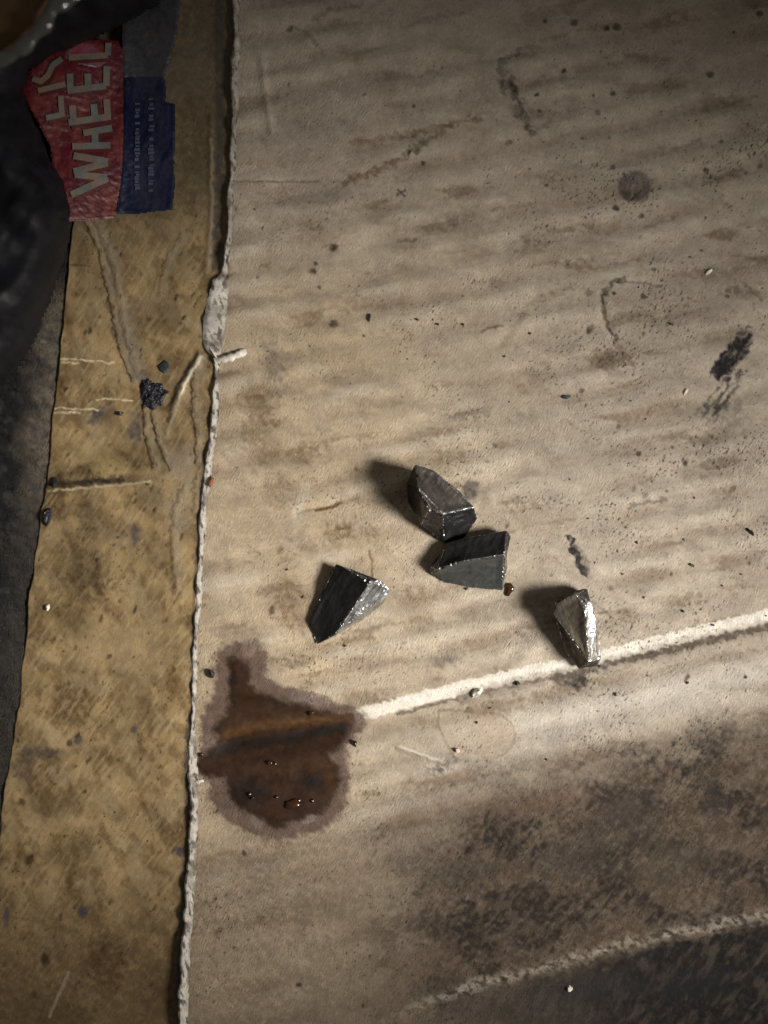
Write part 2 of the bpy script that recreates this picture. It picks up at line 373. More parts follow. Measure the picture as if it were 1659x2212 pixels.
for i in range(260):                       # oil spots, thicker to the lower right
    u = rs.uniform(470, 1659); v = rs.uniform(0, 2212)
    if rs.random() > .30 + .7 * (u / 1659) * (v / 1700): continue
    r = rs.choice((2.4, 3, 3, 4, 5, 7)); S.blob(u, v, r * rs.uniform(.8, 2), r, rs.choice(((.05, .038, .028), (.09, .065, .04), (.03, .028, .028))), rs.uniform(.4, .85), rot=rs.uniform(-80, -20), warp=8)
S.line([(1310, 632), (1322, 610), (1346, 604)], 7, (.05, .047, .036), .75, warp=16, rough=1); S.line([(1346, 606), (1430, 618)], 3.5, (.12, .10, .085), .6, warp=10)
S.line([(1304, 625), (1302, 660), (1312, 700), (1332, 735)], 4.5, (.07, .05, .03), .75, warp=14); S.line([(1330, 745), (1375, 795)], 5, BR, .4, warp=20)
S.line([(1330, 705), (1380, 680)], 6, BR, .4, warp=16)
rs = random.Random(8)
for i in range(46):
    tq = rs.random(); u = 1548 + 66 * tq + rs.gauss(0, 9); v = 806 - 70 * tq + rs.gauss(0, 9); L = rs.uniform(8, 26)
    S.line([(u - L * .55, v + L * .8), (u + L * .4, v - L * .6)], rs.uniform(2.5, 6.5), (.015, .015, .017), rs.uniform(.5, .95), soft=.8, warp=14, rough=.7)
for i in range(40):
    tq = rs.random(); u = 1592 - 60 * tq + rs.gauss(0, 12); v = 815 + 85 * tq + rs.gauss(0, 11); L = rs.uniform(4, 16)
    S.line([(u - L * .55, v + L * .8), (u + L * .4, v - L * .6)], rs.uniform(2, 4.5), (.03, .028, .028), rs.uniform(.3, .8), soft=.8, warp=12, rough=.8)
S.blob(1570, 900, 60, 34, (.08, .07, .06), .4, warp=40, rough=1)
S.line([(1232, 1162), (1240, 1190), (1250, 1215), (1262, 1240)], 8, (.018, .016, .016), .95, soft=.4, warp=22, rough=1); S.blob(1258, 1215, 16, 40, (.05, .045, .042), .6, rot=-20, warp=34, rough=1)
S.blob(1015, 1062, 20, 28, (.06, .052, .048), .8, warp=16, wet=.9, rough=.6); S.blob(1045, 1075, 16, 26, (.2, .17, .14), .5, warp=20)
S.line([(798, 1190), (803, 1215), (804, 1255)], 2.6, (.15, .10, .045), .8, warp=6)
S.line([(685, 1103), (720, 1095), (735, 1086)], 4.5, (.10, .052, .008), .9, warp=6, rough=.3); S.line([(735, 1086), (775, 1076)], 4, (.22, .16, .11), .6, warp=8); S.line([(640, 1108), (690, 1098)], 3, (.16, .12, .08), .5); S.line([(660, 1060), (640, 1120)], 12, (.52, .47, .40), .45, warp=24)
S.line([(505, 391), (600, 393), (690, 392)], 2.5, (.14, .115, .10), .55, warp=5)
S.line([(858, 420), (876, 410)], 3, (.06, .05, .07), .8, warp=5); S.line([(860, 410), (874, 424)], 3, (.06, .05, .07), .8, warp=5)
S.line([(1040, 718), (1065, 705), (1085, 705)], 3, (.08, .065, .05), .6, warp=8); S.line([(1090, 745), (1150, 650), (1235, 620)], 8, BR, .32, warp=24)
ring = [(1060 + 52 * math.cos(a), 1588 + 48 * math.sin(a)) for a in np.linspace(-2.0, 2.3, 16)]
S.line(ring, 2.4, (.20, .12, .065), .5, warp=8); S.poly(ring, (.36, .28, .205), .45, soft=8); S.line([(950, 1535), (945, 1560), (960, 1600), (985, 1640)], 2.6, (.22, .14, .08), .7, warp=6); S.line([(950, 1535), (1000, 1535), (1040, 1545)], 3, (.2, .13, .08), .5, warp=6); S.line([(1022, 1560), (1040, 1543)], 2.5, (.2, .13, .08), .6)
S.poly([(950, 1540), (1050, 1545), (1108, 1570), (1110, 1600), (1060, 1636), (990, 1640), (955, 1600)], (.42, .345, .27), .5)
S.line([(1090, 1440), (1150, 1385)], 14, GR, .3, warp=30)
for u, v in ((1360, 560), (1420, 480), (1580, 380), (1600, 215), (1480, 310)): S.line([(u - 30, v + 12), (u, v + 4), (u + 34, v - 8)], 5, (.15, .12, .09), .4, warp=16)
S.line([(1520, 395), (1560, 380), (1600, 368)], 6, (.10, .085, .07), .5, warp=14)
S.line([(1580, 620), (1640, 640)], 12, (.09, .07, .05), .5, warp=34, rough=1)
S.line([(1360, 1095), (1400, 1085), (1440, 1078)], 5, (.09, .08, .07), .6, warp=14); S.line([(1280, 1300), (1330, 1340)], 4, (.09, .08, .07), .35, warp=12)
# worn white crease and the grit caught in it
WL = [(776, 1546), (860, 1522), (950, 1498), (1050, 1475), (1150, 1452), (1225, 1438), (1300, 1420), (1400, 1394), (1500, 1368), (1600, 1345), (1800, 1297)]
S.line(WL, 15, (.68, .64, .575), .96, soft=.16, warp=13, rough=.3); S.line(WL, 17, (.66, .62, .55), .3, warp=24, rough=1.2)
S.line([(860, 1543), (950, 1519), (1050, 1496), (1200, 1463)], 4, (.05, .04, .03), .6, warp=14, rough=1)
S.line([(1200, 1466), (1240, 1458), (1330, 1432), (1450, 1404), (1560, 1378), (1680, 1352)], 8, (.022, .02, .019), .92, soft=.5, warp=18, rough=1)
S.line([(1210, 1462), (1255, 1480)], 20, (.06, .055, .05), .6, warp=36, rough=1); S.blob(1245, 1470, 30, 16, BK, .7, warp=34, rough=1)
S.line(R1[6:], 18, (.16, .13, .10), .5, warp=20, rough=.6)
S.line([(862, 1612), (945, 1641)], 3, (.6, .56, .5), .6, warp=4)
# oil soaked into the board
def zz(L): return [(384 + .26455 * a, 1360.5 + .26455 * b) for a, b in L]
HALO = zz([(400, 110), (560, 95), (650, 70), (710, 160), (730, 360), (800, 450), (1000, 500), (1200, 560), (1330, 610), (1440, 620), (1530, 690), (1540, 790), (1460, 870), (1370, 960), (1390, 1100), (1400, 1300), (1380, 1420), (1280, 1560), (1150, 1650), (950, 1700), (750, 1720), (600, 1670), (420, 1570), (320, 1480), (260, 1350), (240, 1230), (170, 1160), (145, 1080), (190, 960), (190, 850), (190, 720), (250, 600), (300, 480), (300, 200)])
CORE = zz([(430, 250), (520, 240), (570, 330), (570, 450), (640, 520), (760, 560), (900, 600), (1050, 640), (1200, 690), (1400, 710), (1420, 760), (1380, 830), (1300, 960), (1200, 1010), (1290, 1120), (1310, 1220), (1260, 1370), (1160, 1480), (1000, 1540), (900, 1560), (820, 1610), (740, 1590), (700, 1530), (560, 1480), (450, 1380), (420, 1260), (400, 1190), (300, 1180), (170, 1160), (150, 1090), (300, 970), (330, 900), (320, 800), (330, 750), (420, 690), (430, 560)])
S.poly(HALO, (.106, .066, .054), .9, soft=8, warp=20, rough=.22, wet=.45)
S.poly(HALO, (.125, .09, .07), .35, soft=14, warp=26, grow=4)
S.line(zz([(560, 100), (640, 90), (600, 200)]), 7, (.20, .15, .12), .5); S.poly(CORE, (.06, .037, .025), .92, soft=16, warp=10, rough=.3, wet=.7)
S.line(zz([(350, 880), (420, 840), (600, 800)]), 12, (.20, .13, .11), .7, warp=12)
S.blob(*zz([(1060, 1540)])[0], 26, 10, (.27, .22, .20), .6, rot=-20, warp=14, wet=.6); S.blob(*zz([(640, 1560)])[0], 16, 20, (.20, .17, .15), .5, warp=16); S.blob(*zz([(1060, 560)])[0], 50, 14, (.18, .14, .13), .5, rot=15, warp=20)

sheet_root = empty('cardboard_sheet', 'large dirty tan corrugated cardboard sheet carrying the metal pieces and the oil stain', 'cardboard')
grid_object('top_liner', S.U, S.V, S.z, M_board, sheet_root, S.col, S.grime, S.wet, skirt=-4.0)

def sheet_z(u, v):
    r = int(round((v - rows[0]) / STEP)); c = int(round((u - e[r]) / STEP)); c = max(0, min(ncol - 1, c)); return float(S.z[r, c])

# torn white edge of the sheet, ragged paper that slopes down onto the tape
LEFT = [(-200, 506), (0, 505), (300, 497), (560, 485), (590, 474), (602, 458), (680, 443), (730, 440), (757, 447), (772, 464), (800, 462), (900, 457), (1000, 440), (1100, 432), (1200, 428), (1300, 420),
        (1400, 416), (1500, 415), (1560, 411), (1600, 407), (1700, 407), (1800, 411), (1900, 402), (2000, 397), (2100, 389), (2212, 386), (2450, 380)]
def left_u(v): return np.minimum(lerp_pts(LEFT, v) - 1.5 + 7 * (fbm(v / 60, v * 0 + 8, 14, 3) - .5) * 2 + 7 * np.abs(fbm(v / 15, v * 0 + 8, 16, 3) - .5), edge_u(v) - 3)
tr = np.arange(-170, 2400, 1.6); a = left_u(tr); b = edge_u(tr) + 3.5 + 5 * (fbm(tr / 9, tr * 0 + 4, 18, 3) - .5)
tt = np.linspace(0, 1, 16); TU = a[:, None] * (1 - tt) + b[:, None] * tt; TV = np.repeat(tr[:, None], 16, 1)
T = Sheet(TU, TV)
zr = np.array([sheet_z(float(b[i]), float(tr[i])) for i in range(len(tr))])
T.z[:] = zr[:, None] + (.06 * np.sin(np.pi * tt) + .02 + .06 * np.maximum(0, tt - .8) / .2)[None, :] - (.22 * np.clip(1 - tt / .2, 0, 1) ** 1.2)[None, :] + .08 * (fbm(TU / 4, TV / 6, 73, 4) - .5) * (np.sin(np.pi * tt) ** .5)[None, :]
T.z[:] -= .10 * (1 - tt)[None, :]
T.col[:] = np.array([.60, .565, .51]); T.col *= (.68 + .6 * fbm(TU / 8, TV / 14, 75, 3))[..., None]
T.put(full, sstep(.54, .62, fbm(TU / 8, TV / 22, 77, 5)), (.10, .085, .068), .85, .6); T.put(full, sstep(.55, .66, fbm(TU / 30, TV / 60, 79, 4)), (.22, .19, .15), .7, .6); T.grime[:] = .35
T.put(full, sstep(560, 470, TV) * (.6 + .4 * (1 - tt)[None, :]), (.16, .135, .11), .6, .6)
T.put(full, np.exp(-((TV - 596) / 9) ** 2) + np.exp(-((TV - 740) / 14) ** 2) * .8, (.06, .04, .028), .7, 1); T.put(full, np.exp(-((TV - 690) / 40) ** 2) * (1 - tt)[None, :], (.25, .24, .22), .8, .9)
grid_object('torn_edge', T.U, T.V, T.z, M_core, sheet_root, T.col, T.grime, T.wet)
def tab(pts, z0, z1, w0=7):                # a flap of torn paper standing at the edge
    n = 26; ts = np.linspace(0, 1, n); pu = np.interp(ts, np.linspace(0, 1, len(pts)), [p[0] for p in pts]); pv = np.interp(ts, np.linspace(0, 1, len(pts)), [p[1] for p in pts])
    cs = np.linspace(-1, 1, 9); wob = 1.6 * (fbm(ts * 7, ts * 0, 81, 4) - .5)
    wd = w0 * (1 + wob)
    TU = pu[:, None] + cs[None, :] * wd[:, None] * .35; TV = pv[:, None] + cs[None, :] * wd[:, None]
    TZ = (z0 + (z1 - z0) * np.sin(np.pi * ts))[:, None] - .8 * np.abs(cs[None, :]) ** 3 + .2 * (fbm(TU / 9, TV / 9, 83, 3) - .5)
    TC = np.ones(TU.shape + (3,)) * np.array([.60, .56, .50]) * (.6 + .7 * fbm(TU / 7, TV / 7, 85, 3))[..., None]
    return grid_object('torn_tab', TU, TV, TZ, M_core, sheet_root, TC, TU * 0 + .4, None)
tab([(463, 778), (480, 776), (500, 772), (518, 764), (532, 758)], .5, 1.2, 8)
tab([(452, 752), (464, 768), (476, 782)], .1, .7, 6)
tab([(420, 1690), (430, 1688), (442, 1686)], .3, .5, 6)

# ------------------------------------------------------------------ tan packing tape strip (left)
LFT = [(-200, 215), (300, 190), (500, 152), (560, 146), (700, 132), (800, 122), (900, 110), (1000, 103), (1085, 90), (1100, 85), (1300, 60), (1500, 38), (1650, 17), (1760, 0), (2212, -64), (2450, -100)]
rows2 = np.arange(-170, 2400, 2.4); lf = lerp_pts(LFT, rows2) + 3.5 * (fbm(rows2 / 60, rows2 * 0, 91, 4) - .5) * 2 * (1 + (rows2 > 1000))
rt = lerp_pts(LEFT, rows2) + 32
nc = 210; tt = np.linspace(0, 1, nc); U2 = lf[:, None] * (1 - tt) + rt[:, None] * tt; V2 = np.repeat(rows2[:, None], nc, 1)
T = Sheet(U2, V2); U, V = T.U, T.V
T.z += -1.25 + .5 * (fbm(U / 200, V / 200, 93, 3) - .5) + .10 * (fbm(U / 26, V / 26, 95, 3) - .5)
T.z -= .38 * np.exp(-(U - lf[:, None]) / 26)
edge_d = rt[:, None] - 32 - U; T.z = np.where(edge_d < 26, np.minimum(T.z, -.36), T.z) + .72 * sstep(170, 30, edge_d) * sstep(500, 640, V) * sstep(2300, 1500, V)
T.z = np.minimum(T.z, -.36); T.z = np.where(edge_d < 2, np.minimum(T.z, -.36 - .5 * sstep(2, -10, edge_d)), T.z)
T.col[:] = np.array([.275, .196, .098]); T.col *= (.50 + 1.0 * fbm(U / 80, V / 80, 97, 5))[..., None]
sh = sstep(.5, .75, fbm(U / 60, V / 110, 99, 4))
T.put(full, sh, (.105, .064, .028), .85, .9); T.put(full, sstep(.50, .62, fbm(U / 70, V / 80, 94, 5)) * sstep(1500, 1000, V + 1.4 * U) * sstep(900, 1050, V), (.06, .036, .016), .7, 1.0); T.put(full, sstep(.5, .6, fbm(U / 34, V / 46, 92, 5)), (.11, .072, .034), .5, .9); gr = fbm((U * .5 - V * .87) / 50, (U * .87 + V * .5) / 9, 98, 4); T.put(full, sstep(.52, .66, gr), (.12, .075, .034), .34, .6); T.put(full, sstep(.56, .7, fbm((U * .5 - V * .87) / 40, (U * .87 + V * .5) / 8, 96, 4)), (.42, .34, .21), .34, .6); T.put(full, sstep(.52, .7, fbm(U / 45, V / 70, 101, 4)), (.33, .255, .15), .45, .7)
T.grime += .5 * sstep(.44, .64, fbm(U / 90, V / 110, 103, 4)) + .04
T.put(full, sstep(640, 380, V) , (.085, .066, .038), .72, .6); T.put(full, sstep(350, 100, V), (.07, .06, .048), .55, .5)  # strip darkens towards its top, shade painted into the tape colour
T.put(full, sstep(1800, 2130, V), (.10, .066, .034), .82, .6)
DK = (.035, .022, .010); PU = (.055, .05, .058)
for a in ((290, 930, 20, 40, PU, .7), (215, 890, 26, 16, PU, .6), (200, 905, 16, 18, (.04, .035, .045), .7), (300, 812, 26, 14, PU, .75), (290, 1155, 12, 26, PU, .75), (165, 1600, 12, 13, PU, .85), (148, 1607, 7, 9, DK, .8), (288, 1577, 9, 10, PU, .8),
          (176, 1974, 12, 15, PU, .9), (95, 2076, 12, 16, DK, .9), (60, 1860, 12, 14, DK, .85), (388, 1839, 15, 12, PU, .85), (70, 2152, 9, 11, DK, .7), (10, 1985, 8, 26, PU, .7), (45, 1735, 9, 8, DK, .8), (230, 2080, 60, 70, (.06, .035, .015), .65),
          (330, 2150, 50, 60, (.07, .042, .02), .5), (120, 2200, 90, 40, (.08, .052, .026), .6), (100, 1740, 70, 30, (.09, .06, .03), .45), (150, 1830, 60, 46, (.09, .058, .026), .5), (85, 1630, 60, 14, (.06, .045, .035), .7), (50, 1660, 26, 50, (.06, .05, .045), .5),
          (30, 1700, 26, 18, (.33, .25, .13), .6), (150, 1215, 50, 80, DK, .45), (185, 1250, 40, 60, DK, .5), (160, 1330, 46, 70, (.07, .045, .018), .5), (215, 1140, 60, 30, DK, .35), (370, 1480, 16, 50, (.12, .07, .02), .6), (180, 1105, 60, 20, DK, .5),
          (150, 1035, 60, 30, DK, .45), (185, 1010, 30, 22, DK, .6), (200, 980, 60, 30, (.33, .25, .12), .4), (290, 985, 70, 30, DK, .35), (395, 1000, 40, 50, (.25, .2, .15), .6), (385, 1100, 34, 60, (.27, .22, .16), .5), (330, 1060, 30, 60, (.12, .10, .07), .4),
          (240, 1010, 44, 24, (.34, .25, .11), .5), (420, 1640, 10, 60, PU, .8), (412, 1560, 8, 40, (.05, .04, .035), .5), (240, 575, 16, 60, (.10, .085, .06), .5), (275, 700, 30, 60, (.15, .125, .085), .6), (290, 770, 24, 50, (.16, .135, .10), .6),
          (330, 420, 60, 60, (.06, .045, .025), .4), (430, 300, 70, 130, (.06, .045, .026), .5), (345, 660, 60, 26, (.17, .13, .09), .4), (200, 600, 50, 40, (.20, .14, .075), .4), (215, 1400, 90, 60, (.33, .25, .14), .4), (300, 1420, 60, 90, (.34, .26, .15), .35)):  # first two: more of the painted shade near the top
    T.blob(a[0], a[1], a[2], a[3], a[4], a[5], soft=.6, warp=26 if a[2] > 13 else 6, rough=.8 if a[2] > 13 else .3)
rs = random.Random(11)
for i in range(420):
    v = rs.uniform(450, 2212); u = rs.uniform(float(lerp_pts(LFT, v)) + 6, float(lerp_pts(LEFT, v)) - 8)
    if rs.random() < .5 and not (1080 < v < 1400 and u < 260): continue
    r = rs.choice((2, 2.5, 3, 3.5, 4.5)); T.blob(u, v, r * rs.uniform(1, 2.4), r, rs.choice(((.05, .03, .012), (.08, .05, .02), (.03, .022, .016))), rs.uniform(.45, .85), rot=rs.uniform(-75, -45), warp=7)
WR = [[(185, 470), (215, 540), (238, 640), (255, 730), (275, 790), (288, 822)], [(205, 470), (245, 575), (262, 680), (280, 760), (300, 815)], [(430, 765), (405, 805), (385, 840), (370, 880), (358, 940)], [(432, 775), (420, 830), (420, 880), (428, 930), (427, 1000)],
      [(312, 885), (318, 950), (335, 1010)], [(330, 890), (345, 960), (372, 1015)], [(402, 1050), (378, 1100), (374, 1180), (380, 1270)], [(440, 1000), (424, 1040), (422, 1100)], [(395, 500), (360, 560), (345, 640)]]
for i, L in enumerate(WR):
    T.raise_line(L, 7.0, .11 if i < 8 else .06, warp=16)
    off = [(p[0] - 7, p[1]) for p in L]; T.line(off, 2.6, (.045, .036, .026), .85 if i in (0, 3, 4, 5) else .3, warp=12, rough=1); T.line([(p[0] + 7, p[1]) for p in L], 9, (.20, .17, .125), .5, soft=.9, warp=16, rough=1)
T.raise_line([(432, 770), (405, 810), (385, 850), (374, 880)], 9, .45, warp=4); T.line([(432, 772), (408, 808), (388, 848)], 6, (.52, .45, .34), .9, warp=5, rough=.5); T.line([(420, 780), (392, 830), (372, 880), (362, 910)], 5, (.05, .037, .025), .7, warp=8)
for L in ([(128, 772), (180, 777), (245, 782)], [(132, 781), (168, 784)], [(112, 880), (160, 883), (208, 884)], [(112, 890), (168, 890)], [(205, 862), (250, 860), (285, 866)]):
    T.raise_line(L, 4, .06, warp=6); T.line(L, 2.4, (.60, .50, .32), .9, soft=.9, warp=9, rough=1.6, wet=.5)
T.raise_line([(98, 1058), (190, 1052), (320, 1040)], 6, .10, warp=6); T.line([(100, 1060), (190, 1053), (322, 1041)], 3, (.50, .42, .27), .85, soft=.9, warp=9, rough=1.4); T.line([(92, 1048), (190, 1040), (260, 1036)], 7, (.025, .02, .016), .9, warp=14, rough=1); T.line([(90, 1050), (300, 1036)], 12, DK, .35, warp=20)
T.line([(104, 2200), (130, 2140), (146, 2105)], 4, (.25, .20, .14), .7, warp=3); T.line([(150, 570), (190, 572)], 3, (.06, .045, .03), .7, warp=6)
T.line([(lerp_pts(LEFT, v) - 4, v) for v in range(1560, 2212, 60)], 7, (.05, .042, .038), .8, warp=14); T.line([(lerp_pts(LEFT, v) - 3, v) for v in range(860, 1560, 60)], 3.5, (.08, .055, .03), .6, warp=8)  # dark lines along the torn edge, its shadow painted onto the tape
T.line([(470, -100), (474, 250), (470, 420), (466, 575)], 13, (.045, .04, .034), .8, warp=12); T.line([(455, 300), (456, 450), (446, 585)], 4, (.22, .19, .14), .6, warp=8); T.raise_line([(455, 250), (456, 450), (446, 585)], 7, .2)  # first: shadow beside the upper torn edge, painted as a dark band
T.wet += .35 * sstep(.45, .65, fbm(U / 50, V / 60, 105, 3))
tape = grid_object('packing_tape', T.U, T.V, T.z, M_tape, None, T.col, T.grime, T.wet, skirt=-2.4)
tag(tape, 'wrinkled tan packing tape strip with black spots beside the torn white edge', 'tape')

# ------------------------------------------------------------------ blackened board under the tape
g = np.arange(-170, 2400, 3.2); gu = np.arange(-330, 560, 3.2)
U3, V3 = np.meshgrid(gu, g); B = Sheet(U3, V3); U, V = B.U, B.V
B.z += -1.85 + 1.0 * (fbm(U / 120, V / 150, 111, 4) - .5) * sstep(250, 60, U) + .35 * (fbm(U / 16, V / 16, 113, 4) - .5)
B.z = np.minimum(B.z, -1.72 + .8 * sstep(-30, -160, U - lerp_pts(LFT, V)))
lfm = lerp_pts(LFT, V)
B.col[:] = (.008, .008, .009); near = sstep(-95, -8, U - lfm + 90 * (fbm(U / 50, V / 50, 115, 4) - .5))
B.put(full, near * sstep(1250, 950, V) * sstep(560, 700, V), (.15, .125, .095), .85, .9); B.put(full, near * sstep(1000, 1300, V), (.055, .05, .044), .6, 1)
B.put(full, sstep(.55, .72, fbm(U / 22, V / 26, 117, 4)), (.045, .043, .043), .7, .9); B.grime[:] = .55
B.wet[:] = .5 + .5 * sstep(.45, .6, fbm(U / 30, V / 30, 119, 3))
blk = grid_object('blackened_board', B.U, B.V, B.z, M_black, None, B.col, B.grime, B.wet, skirt=-7)
tag(blk, 'oil blackened grimy board showing along the left side under the tan tape', 'board')

# ------------------------------------------------------------------ printed wrapper with WHEEL lettering
def pv(a, b): return (.26455 * a, .26455 * b)
def lz(u): return -.75 + 11.0 * sstep(340, 30, u)
def warp_z(u, v): return float(lz(u)) + .25 * math.sin(v / 37 + u / 50) + .18 * math.sin(u / 23)
def flat_poly(name, pts, mat, parent, dz=0.0, cell=2.2, thick=.12, round_=None):
    us = [p[0] for p in pts]; vs = [p[1] for p in pts]
    gu, gv = np.meshgrid(np.arange(min(us) - 2 * cell, max(us) + 2 * cell, cell), np.arange(min(vs) - 2 * cell, max(vs) + 2 * cell, cell))
    gu = gu.astype(np.float32); gv = gv.astype(np.float32)
    sd = poly_sd(gu, gv, pts); n = 2.5 * (fbm(gu / 9, gv / 9, 121, 3) - .5); sd = sd + n
    z = lz(gu) + .25 * np.sin(gv / 37 + gu / 50) + .18 * np.sin(gu / 23) + dz + .25 * (fbm(gu / 12, gv / 12, 123, 3) - .5)
    z = np.where(sd > -2, z - thick, z)
    k = (H - z * MM) / H
    return grid_object(name, 829.5 + (gu - 829.5) * k, 1106 + (gv - 1106) * k, z, mat, parent, keep=sd < 2)
def print_material(name, col, rough, dirt, var=.35):
    s = NT(name); ob = s.tc.outputs['Object']
    nz = s.noise(ob, 260, 5, .7); c = s.mix(s.ramp(nz, .42, .62), col, tuple(v * (1 - var) for v in col))
    d = s.noise(s.mapped(10, (1, .5, 1)), 190, 5, .75, .5)
    c = s.mix(s.ramp(d, .44, .60, 0, .85), c, dirt); s.l(c, s.b.inputs['Base Color'])
    s.b.inputs['Roughness'].default_value = rough; s.b.inputs['Coat Weight'].default_value = .03; s.b.inputs['Coat Roughness'].default_value = .2; s.b.inputs['Specular IOR Level'].default_value = .15
    s.l(s.bump(s.noise(ob, 700, 3, .5), .00012), s.b.inputs['Normal']); return s.m
M_red = print_material('red_print', (.056, .003, .008), .45, (.10, .022, .018))
M_blue = print_material('blue_print', (.005, .007, .028), .4, (.02, .022, .04))
M_grey = print_material('grey_wrap', (.036, .037, .044), .4, (.035, .034, .036))
M_let = print_material('letter_print', (.082, .088, .084), .5, (.13, .075, .05))
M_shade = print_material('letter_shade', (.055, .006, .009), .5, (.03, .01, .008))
M_small = print_material('small_print', (.05, .058, .095), .5, (.05, .055, .09))
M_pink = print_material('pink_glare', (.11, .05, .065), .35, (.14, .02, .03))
lab = empty('printed_wrapper', 'torn red and blue printed wrapper lettered WHEEL under black plastic', 'wrapper')
red = flat_poly('red_panel', [pv(*p) for p in ((520, 345), (760, 325), (960, 335), (1000, 420), (1006, 800), (1006, 1200), (990, 1480), (930, 1780), (760, 1800), (540, 1800), (440, 1560), (420, 1200), (260, 900), (150, 700), (300, 520))], M_red, lab)
flat_poly('blue_panel', [pv(*p) for p in ((1008, 620), (1330, 600), (1350, 700), (1345, 838), (1425, 850), (1425, 1500), (1405, 1710), (1100, 1745), (955, 1745), (985, 1490), (1006, 1200))], M_blue, lab)
flat_poly('grey_panel', [pv(*p) for p in ((1000, 330), (1010, 60), (1120, -80), (1470, -80), (1440, 300), (1350, 590), (1330, 640), (1008, 640))], M_grey, lab)
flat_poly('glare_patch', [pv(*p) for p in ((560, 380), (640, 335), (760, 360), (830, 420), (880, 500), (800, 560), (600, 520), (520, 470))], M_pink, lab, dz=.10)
def letter(strokes, th, parent, nm='letter'):
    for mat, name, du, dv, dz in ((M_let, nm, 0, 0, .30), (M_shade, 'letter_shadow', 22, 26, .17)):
        bm = bmesh.new()
        for (a0, b0), (a1, b1) in strokes:
            dx, dy = a1 - a0, b1 - b0; L = math.hypot(dx, dy); nx, ny = -dy / L * th / 2, dx / L * th / 2; n = max(2, int(L / 40)); prev = None
            for i in range(n + 1):
                tq = i / n; a, b = a0 + dx * tq + du, b0 + dy * tq + dv; row = []
                for sg in (-1, 1):
                    u, v = pv(a + sg * nx, b + sg * ny); row.append(bm.verts.new(at(u, v, warp_z(u, v) + dz)))
                if prev: bm.faces.new((prev[0], prev[1], row[1], row[0]))
                prev = row
        bmesh.ops.recalc_face_normals(bm, faces=bm.faces)
        g = bmesh.ops.extrude_face_region(bm, geom=bm.faces[:]); bmesh.ops.translate(bm, verts=[x for x in g['geom'] if isinstance(x, bmesh.types.BMVert)], vec=(0, 0, -.00008 - .0001 * (nm == 'x')))
        bmesh.ops.recalc_face_normals(bm, faces=bm.faces); bm_object(name, bm, mat, parent)
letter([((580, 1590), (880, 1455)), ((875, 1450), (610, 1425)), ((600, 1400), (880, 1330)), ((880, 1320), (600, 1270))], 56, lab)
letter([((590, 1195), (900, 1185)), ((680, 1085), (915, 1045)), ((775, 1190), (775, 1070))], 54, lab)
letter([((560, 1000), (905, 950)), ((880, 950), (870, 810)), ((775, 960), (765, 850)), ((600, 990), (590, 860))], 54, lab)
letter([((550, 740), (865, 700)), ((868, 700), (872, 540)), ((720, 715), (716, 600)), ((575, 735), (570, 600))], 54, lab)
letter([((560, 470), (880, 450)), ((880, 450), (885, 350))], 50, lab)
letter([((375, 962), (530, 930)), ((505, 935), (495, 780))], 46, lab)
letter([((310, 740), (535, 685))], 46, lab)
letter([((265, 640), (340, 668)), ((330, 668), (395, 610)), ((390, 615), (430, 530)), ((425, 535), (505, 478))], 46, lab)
bm = bmesh.new(); rr = random.Random(4)
for a0, b0, b1, hh in ((1120, 840, 1540, 50), (1235, 800, 1560, 56)):
    b = b0
    while b < b1:
        L = rr.uniform(12, 26)
        if rr.random() < .86:
            u0, v0 = pv(a0 - hh / 2 + rr.uniform(0, 14), b); u1, v1 = pv(a0 + hh / 2 - rr.uniform(0, 14), b + L)
            bm.faces.new([bm.verts.new(at(p, q, warp_z(p, q) + .24)) for p, q in ((u0, v0), (u0, v1), (u1, v1), (u1, v0))])
        b += L + rr.uniform(4, 10)
tag(bm_object('small_print', bm, M_small, lab), kind='stuff')

# ------------------------------------------------------------------ black plastic bag, upper left
M_bag = plain('black_plastic', (.006, .006, .008), .55, spec=.12, var=.5, scale=160, bump=.0003, bscale=200)
BAG = [(-330, -250), (420, -250), (385, -30), (330, 20), (250, 62), (185, 95), (120, 122), (72, 158), (60, 200), (74, 245), (92, 285), (106, 330), (140, 385), (156, 450), (152, 520), (128, 590), (112, 640), (84, 720), (45, 790), (-20, 860), (-330, 960)]
gu, gv = np.meshgrid(np.arange(-330, 440, 5.0), np.arange(-250, 980, 5.0)); gu = gu.astype(np.float32); gv = gv.astype(np.float32)
sd = poly_sd(gu, gv, BAG) + 8 * (fbm(gu / 30, gv / 30, 131, 3) - .5)
ins = np.clip(-sd / 110, 0, 1)
hz = 1.0 + 22.0 * np.sqrt(np.clip(1 - (1 - ins) ** 2, 0, 1)); fo = fbm(gu / 130, gv / 130, 133, 2)
hz = hz + 6 * (fo - .5) * ins + 2 * (fbm((gu + gv) / 60, (gv - gu) / 160, 135, 2) - .5) * ins
hz = np.where(sd > -7, hz - 2.2 * np.clip((sd + 7) / 9, 0, 1), hz)
sc = (H - hz * MM) / H
bag = grid_object('plastic_bag', 829.5 + (gu - 829.5) * sc, 1106 + (gv - 1106) * sc, hz, M_bag, None, keep=sd < 2)
tag(bag, 'crumpled black plastic bag bulging over the upper left corner', 'bag')
